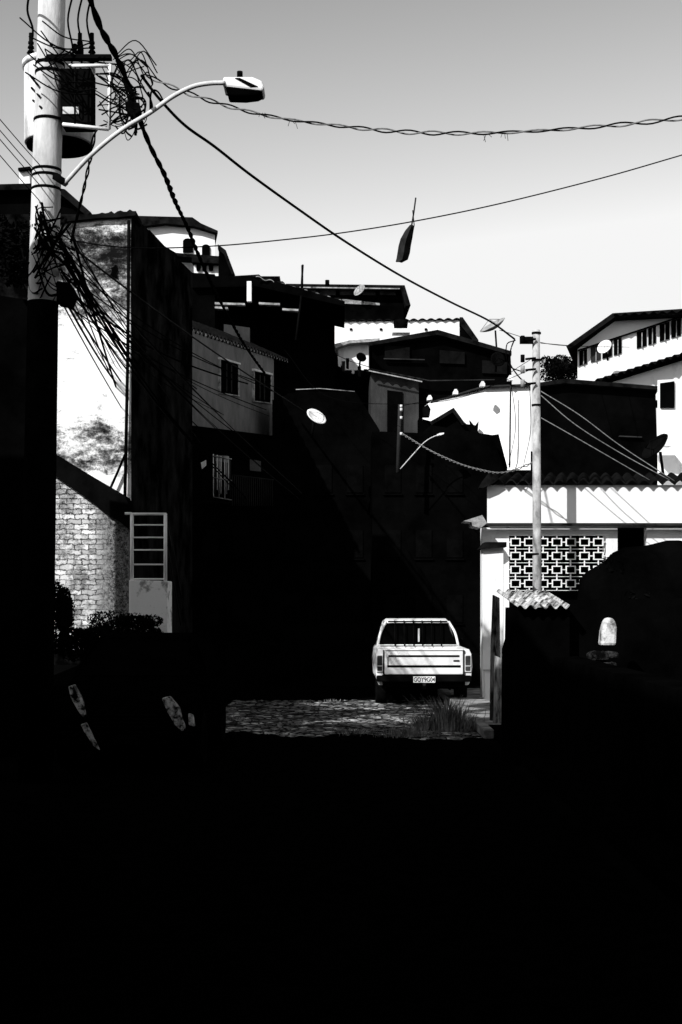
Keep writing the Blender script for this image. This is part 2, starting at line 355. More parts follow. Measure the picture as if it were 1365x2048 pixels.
tube('arm',[S(128,368,13.3),S(180,312,13.2),S(240,262,13.1),S(300,225,13.0),S(345,193,12.95),S(385,173,12.9),S(420,166,12.9),S(450,165,12.9)],.022,STEEL,lm,12,sm=6)
tube('arm_clamp',[S(110,352,13.35),S(132,366,13.3)],.04,DARK2,lm)
YL=12.9
prism('head_housing',[S(446,152,YL),S(505,152,YL),S(524,160,YL),S(529,172,YL),S(526,181,YL),S(500,178,YL),S(446,172,YL)],(0,.26,0),WHITE2,lm,.02)
prism('lamp_bowl',[S(452,173,YL+.02),S(500,179,YL+.02),S(526,182,YL+.02),S(515,188,YL+.02),S(490,191,YL+.02),S(456,190,YL+.02)],(0,.2,0),DARK,lm,.015)
prism('hatch',[S(470,155,YL-.01),S(480,155,YL-.01),S(516,172,YL-.01),S(500,172,YL-.01)],(0,.05,0),DARK2,lm)
cyl('photocell',S(480,153,YL+.1),.028,.05,DARK2,lm,12)

# ---------------------------------------------------------------- overhead cables
def wire(name,q,r=.012,m=CABLE,n=5):
    e=grp(name); tube('conductor',[S(*p) for p in q],r,m,e,n,sm=8); return e
w=grp('twisted_service_cable')
twisted('line',[S(*p) for p in ((292,150,13.2),(360,180,13.1),(450,210,13),(540,232,12.9),(640,247,12.8),(800,263,12.6),(950,266,12.4),(1100,260,12.2),(1250,248,12.0),(1345,238,11.9),(1460,222,11.8))],.014,.008,.46,CABLE,w,2,CABLEL)
for u,v in ((520,225),(580,240),(968,268),(1005,266)):
    for k in range(3): tube('loose_thread',[S(u+k*5,v,12.6),S(u+k*6+rnd.uniform(-6,6),v+rnd.uniform(5,18),12.6)],.003,CABLE,w,3)
w=grp('twisted_trunk_cable')
twisted('line',[S(*p) for p in ((175,-20,11.5),(200,51,12),(232,110,12.7),(258,170,13.2),(275,225,13.3),(300,290,14),(330,350,15),(352,405,16.5),(378,460,18.5),(402,520,20.5),(440,600,24),(490,690,28),(540,760,32))],.012,.019,.75,CABLE,w,2)
wire('drop_cable',((283,150,13.3),(320,198,13.6),(370,250,14),(430,293,14.5),(500,348,15.2),(600,420,16.5),(690,482,17.8),(800,550,19.4),(900,603,21),(980,642,22),(1030,678,22.4)),.016)
wire('kite_line',((140,480,16),(220,492,16),(310,496,16),(440,491,16),(560,480,16),(680,466,16),(830,442,16),(1000,407,16),(1200,357,16),(1340,317,16),(1450,284,16)),.008)
w=grp('twisted_drop_cable')
twisted('line',[S(*p) for p in ((262,228,13.2),(215,250,13.3),(192,262,13.3),(178,330,13.6),(165,390,13.9),(150,450,14.2),(140,490,14.4))],.011,.009,.4,CABLE,w,2)
w=grp('cable_tangle')
for i in range(20):
    c=Vector(S(268,205,13.15)); rad=rnd.uniform(.06,.24); ph=rnd.uniform(0,6); sq=rnd.uniform(.35,.9)
    ox=rnd.gauss(0,.06); oz=rnd.gauss(0,.14)
    pts=[c+Vector((ox+math.cos(ph+k*1.1)*rad*sq*rnd.uniform(.6,1.1),rnd.uniform(-.06,.06),oz+math.sin(ph+k*1.1)*rad*rnd.uniform(.6,1.2))) for k in range(rnd.randint(3,6))]
    tube('loop',pts,rnd.choice((.005,.007,.010)),CABLE,w,4,sm=6)
for i in range(26):
    a=S(rnd.uniform(170,232),rnd.uniform(120,260),13.2); b=S(rnd.uniform(258,285),rnd.uniform(165,245),13.15)
    tube('lead',[a,(a+b)/2+Vector((0,0,rnd.uniform(-.12,.12))),b],rnd.choice((.005,.008)),CABLE,w,4,sm=6)
for i in range(14):
    a=S(rnd.uniform(225,262),rnd.uniform(110,165),13.2); b=S(rnd.uniform(275,315),rnd.uniform(130,200),13.15)
    tube('tail',[a,(a+b)/2+Vector((0,0,rnd.uniform(.0,.2))),b],.006,CABLE,w,4,sm=6)
prism('splice_box',[S(252,200,13.1),S(278,204,13.1),S(282,222,13.1),S(264,232,13.1),S(250,215,13.1)],(0,.1,0),CABLE,w,.01)
tube('tail_end',[S(268,225,13.1),S(273,248,13.1),S(271,270,13.1)],.014,CABLE,w)
w=grp('phone_cable_bundle')
for i in range(34):
    u0=rnd.uniform(108,150); v0=rnd.uniform(450,600)
    u3=rnd.uniform(300,620); v3=rnd.uniform(760,1000)
    sag=rnd.uniform(5,40); q=[]
    for k in range(7):
        t=k/6; tt=t/(1+.35*(1-t)); q.append(S(u0+(u3-u0)*t, v0+(v3-v0)*t+ (sag*math.sin(math.pi*t)), 13.4+tt*14))
    tube('line',q,rnd.choice((.006,.009,.014)),CABLE if i%5 else GREYD,w,4,sm=5)
for i in range(34):
    a=S(rnd.uniform(62,84),rnd.uniform(390,620),13.3); b=S(rnd.uniform(106,150),rnd.uniform(400,610),13.25)
    mid=(a+b)/2+Vector((rnd.uniform(-.05,.05),-.12,rnd.uniform(-.25,.1)))
    tube('lashing',[a,mid,b],rnd.choice((.006,.009,.013)),CABLE,w,4,sm=5)
for i in range(10):
    a=S(rnd.uniform(34,70),rnd.uniform(430,560),13.6); b=S(rnd.uniform(70,110),rnd.uniform(420,600),13.3)
    tube('spare_cable',[a,(a+b)/2+Vector((0,-.05,-rnd.uniform(.05,.3))),b],.010,CABLE,w,4,sm=5)
prism('joint_box',[S(112,560,13.2),S(140,565,13.2),S(150,585,13.2),S(140,610,13.2),S(112,605,13.2)],(0,.2,0),CABLE,w,.02)
w=grp('power_lines')
for v in (278,300,318,350): tube('line',[S(-60,v-110,12),S(34,v,12.8),S(80,v+52,13.4)],.006,CABLE,w,4,sm=4)
tube('line',[S(40,35,12.6),S(100,85,13.1),S(180,120,13.4),S(250,130,13.4)],.009,CABLE,w,4,sm=5)

k=grp('torn_kite')
vs=[];fs=[]
outl=[(822,450,826,450),(812,462,826,462),(803,478,824,475),(799,492,821,490),(797,505,819,505),(795,517,815,518),(793,524,803,524)]
for i,(a,va,b,vb) in enumerate(outl):
    vs+=[S(a,va,15.95),S((a+b)/2,(va+vb)/2,15.8+.05*(i%2)),S(b,vb,16.0)]
for i in range(len(outl)-1):
    for j in range(2): fs.append((i*3+j,i*3+j+1,i*3+j+4,i*3+j+3))
o=mo('paper',vs,fs,GREYD,k); s=o.modifiers.new('s','SOLIDIFY'); s.thickness=.01
tube('stick',[S(832,395,15.95),S(828,425,15.95),S(823,455,15.95)],.010,GREYD,k,5)
tube('tail',[S(826,420,15.9),S(829,450,15.9),S(823,480,15.9)],.006,CABLE,k,4)

# ---------------------------------------------------------------- parked cars
def loft(name,secs,m,par,rings=0):
    vs=[];fs=[];n=None
    for y,ring in secs:
        full=[(x,z) for x,z in ring]+[(-x,z) for x,z in ring[::-1]]
        n=len(full); vs+=[(x,y,z) for x,z in full]
    for i in range(len(secs)-1):
        for k in range(n): fs.append((i*n+k,i*n+(k+1)%n,(i+1)*n+(k+1)%n,(i+1)*n+k))
    fs.append(tuple(range(n))); fs.append(tuple(range((len(secs)-1)*n,len(secs)*n)))
    return mo(name,vs,fs,m,par,bevel=.02)
def wheel(par,x,y,r=.31,w=.19):
    cyl('tyre',(x-w/2,y,r),r,w,RUBBER,par,28,axis='x',bevel=.03)
    cyl('rim',(x-w/2-.005,y,r),r*.58,w+.01,DARK2,par,20,axis='x')
pk=grp('pickup_truck',(1.40,22.8,0))
def lo(w): return [(w*.9,.36),(w*.98,.46),(w,.70),(w*.97,.93),(w*.93,.975)]
for s,n in ((1,'bed_side_right'),(-1,'bed_side_left')):
    ring=[(.66,.38),(.76,.38),(.80,.48),(.825,.70),(.81,.90),(.77,.985),(.68,.985)]
    vs=[];fs=[]
    for y in (.03,.55,.62,.75,1.1,1.25,1.33,1.7):
        lift=.0
        if y in(.62,.75,1.1,1.25): lift={.62:.08,.75:.24,1.1:.24,1.25:.08}[y]
        vs+=[(s*x,y,z if z>.6 else z+lift) for x,z in ring]
    nr=len(ring)
    for i in range(7):
        for kk in range(nr): fs.append((i*nr+kk,i*nr+(kk+1)%nr,(i+1)*nr+(kk+1)%nr,(i+1)*nr+kk))
    fs+= [tuple(range(nr)),tuple(range(7*nr,8*nr))]
    mo(n,vs,fs,PAINTW,pk,bevel=.012)
box('bed_floor',-.68,.68,.05,1.7,.55,.6,DARK,pk)
box('tailgate',-.665,.665,-.01,.05,.56,.965,PAINTW,pk,.015)
box('tailgate_top_lip',-.66,.66,-.03,.06,.967,.99,PAINTW,pk,.008)
box('rib_groove_upper',-.60,.60,-.018,.0,.858,.888,DARK,pk)
box('rib_groove_lower',-.62,.62,-.018,.0,.682,.718,DARK,pk)
box('rib_groove_left',-.615,-.60,-.018,.0,.72,.858,DARK,pk)
box('panel_gap_left',-.688,-.666,-.005,.06,.56,.97,DARK,pk)
box('panel_gap_right',.666,.688,-.005,.06,.56,.97,DARK,pk)
box('badge',.50,.60,-.02,.0,.780,.805,DARK2,pk)
TL=mat('tail_lamp_lens',.02,.06,5,rough=.3,spec=.3,bump=0)
for s in(-1,1):
    xa,xb=sorted((s*.70,s*.79))
    box('tail_lamp',xa,xb,-.012,.06,.62,.88,TL,pk,.015)
    box('tail_lamp_trim',xa-.012,xb+.012,.0,.055,.60,.90,PAINTW,pk,.01)
    box('lamp_divider',xa,xb,-.016,.0,.70,.71,PAINTW,pk)
prism('rear_bumper',[(-.80,-.10,.44),(.80,-.10,.44),(.80,-.10,.545),(-.80,-.10,.545)],(0,.13,0),DARK2,pk,.02)
box('lower_valance',-.70,.70,.0,.04,.36,.555,DARK,pk)
box('number_plate',-.185,.185,-.125,-.115,.43,.535,WHITE2,pk)
tx=bpy.data.curves.new('plate_text','FONT'); tx.body='GOY9G04'; tx.size=.105; tx.align_x='CENTER'; tx.align_y='CENTER'; tx.extrude=.001; tx.offset=.0015
to=bpy.data.objects.new('plate_text',tx); sc.collection.objects.link(to); to.parent=pk; to.location=(0,-.128,.478); to.rotation_euler=(math.radians(90),0,0); tx.materials.append(CABLE); to.scale=(.78,1,1)
cyl('tow_ball',(0,-.16,.37),.03,.06,GREYD,pk,12)
box('hitch_bar',-.03,.03,-.17,.2,.33,.37,DARK2,pk)
loft('cab_lower',[(1.7,lo(.80)),(2.4,lo(.815)),(3.1,lo(.81)),(3.6,[(.70,.38),(.78,.48),(.80,.7),(.76,.88),(.66,.93)]),(4.3,[(.68,.40),(.76,.48),(.77,.68),(.72,.80),(.62,.84)])],PAINTW,pk)
loft('roof',[(1.95,[(.57,1.405),(.58,1.42),(.53,1.455)]),(2.5,[(.60,1.41),(.61,1.43),(.56,1.475)]),(2.95,[(.585,1.39),(.60,1.405),(.55,1.44)])],PAINTW,pk)
loft('cab_glass',[(1.76,[(.71,.97),(.70,.98)]),(1.93,[(.69,.97),(.55,1.41)]),(2.9,[(.69,.97),(.56,1.40)]),(3.35,[(.69,.93),(.67,.95)])],GLASS,pk)
for s in(-1,1):
    tube('rear_pillar',[(s*.735,1.72,.975),(s*.68,1.80,1.22),(s*.575,1.93,1.42)],.024,PAINTW,pk,8,sm=4)
    tube('windscreen_pillar',[(s*.72,3.4,.93),(s*.58,2.95,1.42)],.03,PAINTW,pk,8)
    tube('door_pillar',[(s*.72,2.55,.97),(s*.60,2.5,1.42)],.025,PAINTW,pk,8)
    box('mirror',min(s*.80,s*.94),max(s*.80,s*.94),2.95,3.02,.98,1.09,DARK2,pk,.02)
tube('window_header',[(-.56,1.90,1.405),(.56,1.90,1.405)],.012,PAINTW,pk,8)
tube('window_sill_rail',[(-.72,1.70,1.0),(.72,1.70,1.0)],.012,PAINTW,pk,8)
for x in(-.42,-.25,-.08,.08,.25,.42): tube('guard_bar',[(x,1.66,.99),(x,1.80,1.39),(x,1.86,1.44)],.012,DARK2,pk,5)
tube('guard_top',[(-.54,1.84,1.425),(.54,1.84,1.425)],.016,DARK2,pk,6)
box('seat_gap_light',.0,.03,1.74,1.75,1.06,1.3,STEEL,pk)
for x,y in ((-.70,.95),(.70,.95),(-.70,3.75),(.70,3.75)): wheel(pk,x,y)
tube('axle',[(-.6,.95,.31),(.6,.95,.31)],.06,DARK,pk)
tube('exhaust',[(.45,.1,.32),(.45,1.5,.34)],.03,DARK2,pk)
hb=grp('parked_car',(-2.28,14.0,0))
def rg(w,z0,zb,wt,zt): return [(w*.9,z0),(w,z0+.15),(w*1.0,zb-.18),(w*.94,zb),(wt,zt-.06),(wt-.1,zt)]
# nose towards the photographer
loft('body_shell',[(0,rg(.66,.32,.60,.56,.66)),(.15,rg(.76,.24,.76,.62,.82)),(1.0,rg(.80,.22,.88,.64,.95)),(1.75,rg(.80,.22,.92,.56,1.38)),(2.5,rg(.80,.22,.92,.57,1.42)),(3.3,rg(.80,.22,.92,.55,1.36)),(3.75,rg(.76,.24,.88,.62,.94)),(3.85,rg(.70,.32,.76,.58,.80))],PAINTD,hb)
prism('windscreen',[(-.60,1.02,.98),(.60,1.02,.98),(.50,1.68,1.34),(-.50,1.68,1.34)],(0,.03,.0),GLASS,hb)
LS=mat('painted_glint_lens',.001,.75,14,lo=.45,hi=.58,rough=.3,spec=.3,bump=0)  # mottled pale colour paints glints on the car front
for s in(-1,1):
    prism('side_window',[(s*.765,1.4,.96),(s*.765,3.3,.96),(s*.60,3.0,1.33),(s*.60,1.8,1.33)],(s*.02,0,0),GLASS,hb)
prism('headlamp_glint',[(.42,-.02,.80),(.50,-.02,.82),(.60,-.01,.70),(.67,.0,.50),(.64,.0,.44),(.56,-.02,.52),(.48,-.03,.66)],(0,.12,0),LS,hb,.01)
prism('side_glint',[(.69,.0,.64),(.74,.02,.62),(.755,.03,.50),(.70,.0,.52)],(0,.1,0),LS,hb,.01)
prism('headlamp_glint',[(-.55,-.01,.92),(-.50,-.01,.94),(-.42,-.02,.80),(-.36,-.03,.64),(-.37,-.03,.58),(-.44,-.03,.66),(-.52,-.02,.80)],(0,.14,0),LS,hb,.01)
prism('low_glint',[(-.40,-.13,.54),(-.34,-.13,.56),(-.24,-.13,.36),(-.20,-.13,.27),(-.27,-.13,.32),(-.36,-.13,.46)],(0,.05,0),LS,hb,.01)  # lens outlines follow the painted glints
box('front_bumper',-.74,.74,-.10,.1,.28,.46,PAINTD,hb,.04)
prism('number_plate',[(-.1,-.115,.33),(.2,-.115,.33),(.2,-.115,.43),(-.1,-.115,.43)],(0,.01,0),DARK2,hb)
for k in range(4): box('grille_slat',-.30,.36,-.02,.02,.50+k*.04,.515+k*.04,DARK2,hb)
for x,y in ((-.70,.75),(.70,.75),(-.70,3.15),(.70,3.15)): wheel(hb,x,y,.3)

# ---------------------------------------------------------------- HILL HOUSES
h=grp('grey_house')
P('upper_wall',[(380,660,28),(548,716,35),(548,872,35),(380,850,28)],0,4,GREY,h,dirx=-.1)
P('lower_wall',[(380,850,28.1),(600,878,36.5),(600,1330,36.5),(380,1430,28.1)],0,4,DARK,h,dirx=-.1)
wavy('tile_roof',S(376,655,27.8),S(578,722,36.2),(-1.5,2,1.0),.28,.05,TILE,h)
P('fascia',[(378,660,27.9),(576,724,36.2),(576,721,36.2),(378,655,27.9)],0,.1,TILEL,h)
A=S(380,660,28); Bq=S(548,716,35); dxy=Vector((Bq.x-A.x,Bq.y-A.y,0)); nrm=Vector((dxy.y,-dxy.x,0)).normalized()
def onwall(u,v,off):
    # intersection of bearing u with the receding facade plane
    k_=(u-682.5)/F; s_=(k_*A.y-A.x)/(dxy.x-k_*dxy.y); yy=A.y+dxy.y*s_
    return S(u,v,yy)+nrm*off
def wq(name,q,off,m): prism(name,[onwall(u,v,off) for u,v in q],-nrm*(off+.03),m,h)
LW=mat('lintel_white',.5,.8,3)
for q in ([(438,715),(474,727),(474,791),(438,785)],[(506,738),(539,748),(539,806),(506,801)]):
    (a0,b0),(a1,b1),(a2,b2),(a3,b3)=q
    wq('window_pane',q,.03,GLASS)
    wq('lintel',[(a0-2,b0-1),(a1+2,b1-1),(a1+2,b1+2.5),(a0-2,b0+3)],.07,LW)
    wq('sill',[(a3-2,b3),(a2+2,b2),(a2+2,b2+2),(a3-2,b3+2)],.06,TILEL)
    wq('frame_left',[(a0-2,b0+3),(a0,b0+3),(a3,b3),(a3-2,b3)],.05,TILEL)
    wq('frame_right',[(a1,b1+3),(a1+1.5,b1+3),(a2+1.5,b2),(a2,b2)],.05,TILEL)
    for f_ in (.35,.62):
        um=a0+(a1-a0)*f_; vm=b0+(b1-b0)*f_; vb=b3+(b2-b3)*f_
        wq('shutter_edge',[(um-.7,vm+8),(um+.7,vm+8),(um+.7,vb-4),(um-.7,vb-4)],.045,GREYD)
for k in range(10):
    u=427+k*3.8; tube('grille_bar',[S(u,908+k,27.5),S(u,996-(k%3)*8,27.5)],.012,(LW,GREYD,LW,TILEL)[k%4],h,4)
for v in (912,955,994): tube('grille_rail',[S(426,v,27.48),S(464,v+6,27.48)],.012,TILEL,h,4)
for k in range(20): 
    u=465+k*4.2; tube('balustrade_bar',[S(u,950+k*.5,27.4),S(u,1012,27.4)],.008,GREYD,h,4)
tube('balustrade_rail',[S(464,950,27.4),S(548,960,27.4)],.014,GREYD,h,4)
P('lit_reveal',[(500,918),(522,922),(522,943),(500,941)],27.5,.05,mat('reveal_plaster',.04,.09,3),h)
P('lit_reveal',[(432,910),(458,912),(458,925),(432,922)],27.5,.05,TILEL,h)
P('meter_box',[(402,925),(412,920),(412,930),(404,937)],27.4,.1,WHITE,h)
P('planter',[(405,1000),(470,1004),(470,1008),(405,1004)],27.4,.1,DARK2,h)

h=grp('white_hill_house')
P('walls',[(285,560),(430,560),(430,463),(395,448),(300,444),(285,450)],46,5,WHITE2,h,dirx=-.15)
P('roof',[(270,446),(272,431),(385,434),(402,446),(436,461),(436,466),(390,452),(330,446),(285,452)],45.7,5.5,TILE,h,dirx=-.15)
for a in ((366,476,386,504),(404,488,420,514)):
    pts=[(a[0],a[3]),(a[2],a[3]),(a[2],a[1]+6)]+[((a[0]+a[2])/2+math.cos(t)*(a[2]-a[0])/2,a[1]+6-math.sin(t)*6) for t in (.5,1.0,1.57,2.1,2.6)]+[(a[0],a[1]+6)]
    P('arched_window',pts,45.93,.1,GLASS,h)
P('balcony_slab',[(350,505),(440,512),(440,518),(350,512)],45.2,.8,TILE,h)
P('side_mass',[(283,560),(352,560),(352,505),(330,492),(300,460),(283,455)],44.9,.5,DARK,h)
P('white_gatehouse',[(388,552),(440,552),(440,518),(388,515)],44.6,3,WHITE,h)
P('gatehouse_roof',[(384,524),(444,527),(444,517),(384,513)],44.3,1,TILE,h)
for u in (393,405,418): P('opening',[(u,540),(u+8,540),(u+8,527),(u,526)],44.5,.2,GLASS,h)
h=grp('dark_hill_house')
P('walls',[(436,620),(470,620),(468,545),(450,505),(438,490)],44,4,DARK,h)
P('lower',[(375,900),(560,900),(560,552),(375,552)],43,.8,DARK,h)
P('roof_edge',[(436,488),(452,500),(470,548),(464,548),(448,508),(436,498)],43.8,4,TILE,h)

h=grp('veranda_house')
P('back_wall',[(385,880),(670,880),(670,612),(600,600),(385,600)],40,4,DARK,h,dirx=-.05)
wavy('veranda_roof',S(512,551,37),S(690,602,38),(-3.0,3,.55),.35,.06,TILE,h,tiles=False)
P('roof_deck',[(385,552),(512,551),(690,602),(690,612),(512,572),(385,575)],37.1,3,DARK,h)
P('side_mass',[(385,660),(385,545),(430,548),(430,660)],37.3,1,DARK,h)
P('white_column',[(494,602),(503,602),(503,562),(494,562)],36.9,.2,WHITE,h)
for u0,u1,v in ((430,490,604),(518,560,604),(565,600,616),(430,456,612)):
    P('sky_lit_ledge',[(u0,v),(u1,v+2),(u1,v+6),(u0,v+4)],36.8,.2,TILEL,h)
wavy('lit_sheet_edge',S(512,552,36.9),S(690,603,37.9),(0,.05,0),.35,.03,TILEL,h,tiles=False,th=.02)
P('porch_wall',[(448,672),(500,690),(500,655),(448,648)],36.7,.2,GREYD,h)
tube('clothes_prop',[S(606,530,38),S(602,600,37),S(592,680,36)],.03,DARK2,h)
h=grp('hilltop_long_house')
P('walls',[(560,760),(812,700),(806,585),(578,576)],52,4,DARK,h,dirx=-.03)
P('roof',[(572,567),(810,570),(822,610),(812,612),(802,578),(572,575)],51.6,4.5,TILE,h,dirx=-.03)
DP=mat('dim_pane',.01,.05,3)
for k in range(5):
    u=600+k*40; P('window',[(u,578),(u+32,579),(u+32,590),(u,589)],51.9,.1,DP,h)
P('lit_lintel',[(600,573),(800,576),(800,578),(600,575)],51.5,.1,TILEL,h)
P('balcony',[(606,603),(760,610),(760,606),(690,598),(606,600)],51,.6,TILEL,h)
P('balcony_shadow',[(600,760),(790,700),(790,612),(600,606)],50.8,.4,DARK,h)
tube('antenna_mast',[S(605,530,51),S(605,575,51)],.04,DARK2,h)
d=dish('satellite_dish',S(722,583,50.5),.26,(-.6,-.6,.5),DISH)
tube('roof_vent',[S(655,560,51),S(655,572,51)],.08,DARK2,h)

h=grp('white_terrace_house')
P('walls',[(668,700),(920,700),(920,640),(668,644)],47,4,WHITE2,h,dirx=.06)
wavy('roof_edge',S(664,641,46.9),S(924,637,46.9),(0.2,4,.15),.3,.035,TILE,h)
P('gable_roof',[(920,634),(926,634),(958,680),(950,684),(920,648)],46.6,4.5,TILE,h,dirx=.06)
P('gable_wall',[(920,700),(955,700),(952,682),(920,642)],46.8,4,DARK,h,dirx=.06)
for u in(700,760,850): P('vent',[(u,660),(u+5,660),(u+5,656),(u,656)],46.95,.1,GLASS,h)
wt=grp('water_tank')
cyl('tank',S(802,660,46.3),.22,.34,DARK2,wt,20,r2=.26); cyl('lid',S(802,640,46.3),.28,.06,DARK2,wt,20,r2=.1)
box('stand',X(785,46.3),X(820,46.3),46,46.6,Z(668,46.3),Z(660,46.3),WHITE,wt)
dish('satellite_dish',S(990,658,44),.46,(-.5,-.25,.85),DISH)
h=grp('laundry_terrace_house')
P('white_wall',[(690,740),(745,740),(745,682),(690,690),(676,700)],44,3,WHITE,h)
P('awning',[(668,688),(700,680),(760,676),(760,682),(700,686),(672,696)],43.6,2,TILEL,h)
P('dark_body',[(560,1000),(760,1000),(760,752),(690,745),(670,700),(560,690)],43.5,.3,DARK,h)
for i,(u,v) in enumerate(((676,712),(684,722),(692,716),(703,726),(716,732),(728,738),(600,720),(612,716),(626,722))):
    P('garment',[(u,v),(u+7,v),(u+6,v+22),(u+1,v+20)],43.2,.05,(WHITE,GREYD,DARK2)[i%3] if i<6 else DARK2,h)
tube('washing_line',[S(670,708,43.2),S(700,722,43.2),S(740,734,43.2)],.01,CABLE,h,4)
dish('satellite_dish',S(722,716,43),.17,(.3,-.9,.4),GLASS)
h=grp('dark_gable_house')
P('walls',[(745,900),(1030,900),(1022,708),(880,668),(745,684)],40,5,DARK,h,dirx=.02)
P('roof',[(738,684),(876,659),(1024,702),(1024,710),(876,669),(740,691)],39.7,5.5,TILE,h,dirx=.02)
P('balcony_rail',[(768,716),(850,718),(850,720),(768,718)],39.8,.1,GREYD,h)
FP=mat('faint_pane',.003,.007,3)
for u,v in ((770,690),(880,700),(965,720)): P('window',[(u,v),(u+50,v+4),(u+50,v+28),(u,v+26)],39.9,.06,FP,h)
P('wall_strip',[(745,740),(860,762),(990,760),(990,758),(860,760),(745,737)],39.6,.1,GREYD,h)
dish('satellite_dish',S(995,720,39.2),.22,(.2,-1,.2),DARK2)
h=grp('small_grey_house')
P('wall',[(742,862),(838,866),(838,762),(742,744)],37,3,mat('dim_wall',.02,.05,2,stretch=(1,1,.4)),h)
wavy('tile_roof',S(736,738,36.7),S(846,760,36.7),(0,3,.5),.24,.04,TILE,h)
P('fascia',[(738,742),(845,764),(845,762),(738,740)],36.6,.05,TILEL,h)
P('doorway',[(775,862),(806,864),(806,784),(775,780)],36.95,.1,DARK,h)

dish('satellite_dish',S(630,838,31),.25,(.45,-.55,.6),WHITE2)
tube('roof_pipe',[S(592,779,33),S(640,777,33),S(710,783,33)],.012,TILEL,grp('roof_railing'),4)

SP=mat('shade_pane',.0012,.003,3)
for nm,pl,Y in (('shaded_house',[(545,1405),(545,800),(600,782),(712,784),(760,860),(760,1405)],33),
                ('shaded_house',[(745,1405),(745,862),(845,866),(862,850),(985,870),(1010,940),(1010,1405)],31),
                ('shaded_house',[(380,1415),(380,860),(560,880),(560,1405)],27.6)):
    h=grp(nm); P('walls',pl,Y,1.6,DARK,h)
    us=[p[0] for p in pl]; a,b=min(us),max(us)
    for v in (930,1060,1190):
        u=a+25
        while u<b-55:
            P('window',[(u,v),(u+32,v),(u+32,v+55),(u,v+55)],Y-.03,.1,SP,h)
            P('sill',[(u-3,v+57),(u+35,v+57),(u+35,v+60),(u-3,v+60)],Y-.06,.08,SP,h); u+=62
    P('doorway',[((a+b)/2-20,1400),((a+b)/2+20,1400),((a+b)/2+20,1290),((a+b)/2-20,1290)],Y-.04,.1,SP,h)
h=grp('white_slope_house')
P('front',[(845,900,36),(845,842,36),(850,812,36),(862,803,36),(968,772,34),(1062,768,33),(1062,940,33),(1014,940,33.2),(996,900,33.6)],0,3,WHITE,h,dirx=.12)
for u,v in ((860,800),(912,788),(966,772),(1022,760)):
    P('roof_post',[(u-5,v),(u+5,v),(u+5,v-5),(u+2,v-10),(u-2,v-10),(u-5,v-5)],33,.2,WHITE,h)
P('coping',[(862,803,35.8),(968,771,33.8),(1062,767,32.8),(1062,770,32.8),(968,774,33.8),(862,806,35.8)],0,.2,GREYD,h)
tube('corner_gap',[S(1022,772,32.9),S(1020,935,32.9)],.02,GREYD,h,4)
w=grp('dark_shed')
P('shed',[(838,960),(838,836),(862,842),(880,832),(908,816),(922,838),(934,848),(950,850),(960,868),(985,870),(998,868),(1016,936),(1010,960)],31.6,.5,DARK,w)
P('shed_roof',[(860,844),(908,815),(932,848),(925,850),(906,824),(864,850)],31.4,1,TILE,w)
P('cloth_post',[(944,866),(956,866),(958,842),(950,852),(940,840)],31.3,.1,DARK,w)
P('tub',[(848,832),(860,832),(862,818),(856,808),(846,815)],31.3,.3,DARK2,w)
w=grp('street_lamp')
YY=30.0
tube('pole',[S(796,945,YY),S(801,808,YY)],.045,GREYD,w,8)
tube('arm',[S(801,938,YY),S(830,905,YY),S(850,884,YY),(S(868,873,YY)),S(880,870,YY)],.012,STEEL,w,6,sm=4)
P('lamp_head',[(876,872),(888,868),(889,865),(880,866),(874,869)],YY,.15,WHITE2,w)
for v in (815,822,838,870): cyl('insulator',S(803,v,YY-.1),.03,.06,STEEL,w,8)

h=grp('dark_flat_house')
P('walls',[(1078,990),(1318,990),(1312,776),(1130,762),(1078,768)],29,3,DARK,h,dirx=.15)
P('roof',[(1072,766),(1130,757),(1318,772),(1318,779),(1130,766),(1074,773)],28.8,3.3,TILE,h,dirx=.15)
P('window_ledge',[(1240,873),(1285,875),(1285,873),(1240,871)],28.9,.1,GREYD,h)
leaves('hilltop_tree',S(1122,742,50),(.85,.6,.6),5000,.06,LEAF,18,4)
tube('trunk',[S(1122,800,50),S(1122,742,50)],.1,DARK,bpy.data.objects['hilltop_tree'],6)

h=grp('white_gable_house')
P('walls',[(1156,772),(1156,698),(1232,640),(1480,628),(1480,772)],44,5,WHITE2,h,dirx=.25)
P('roof',[(1133,692),(1226,626),(1480,610),(1480,622),(1230,634),(1140,698)],43.4,6,TILE,h,dirx=.25)
wavy('roof_sheet_edge',S(1228,628,43.3),S(1480,614,43.3),(1.2,5,.3),.3,.04,TILE,h,tiles=False)
def band(u,k): return (700-(u-1160)*.33) if k==0 else (731-(u-1160)*.30)
P('window_recess',[(1158,band(1158,0)-2),(1480,band(1480,0)-2),(1480,band(1480,0)+1),(1158,band(1158,0)+1)],43.9,.15,DARK2,h)
for i in range(13):
    u=1160+i*23; 
    if i==4 : continue
    w0=19 if i%3 else 15
    P('window_pane',[(u,band(u,0)+2),(u+w0,band(u+w0,0)+2),(u+w0,band(u+w0,1)),(u,band(u,1))],43.95,.1,GLASS if i not in(1,) else GREYD,h)
    P('mullion',[(u+w0*.5,band(u,0)+2),(u+w0*.5+1.2,band(u,0)+2),(u+w0*.5+1.2,band(u,1)-2),(u+w0*.5,band(u,1)-2)],43.9,.08,TILEL,h)
dish('satellite_dish',S(1212,696,43),.25,(-.6,-.7,.4),WHITE2)
wavy('lower_roof',S(1188,762,42),S(1480,672,42),(1,1.6,.35),.25,.05,TILE,h)
P('lower_roof_fascia',[(1190,764),(1480,676),(1480,684),(1200,770)],42.3,1,DARK,h)
P('lower_wall',[(1205,800),(1480,800),(1480,700),(1330,722),(1215,766)],42.6,1,WHITE,h,dirx=.25)
h=grp('white_annex')
P('wall',[(1316,1000),(1480,1000),(1480,752),(1316,760)],27.5,3,WHITE,h,dirx=.25)
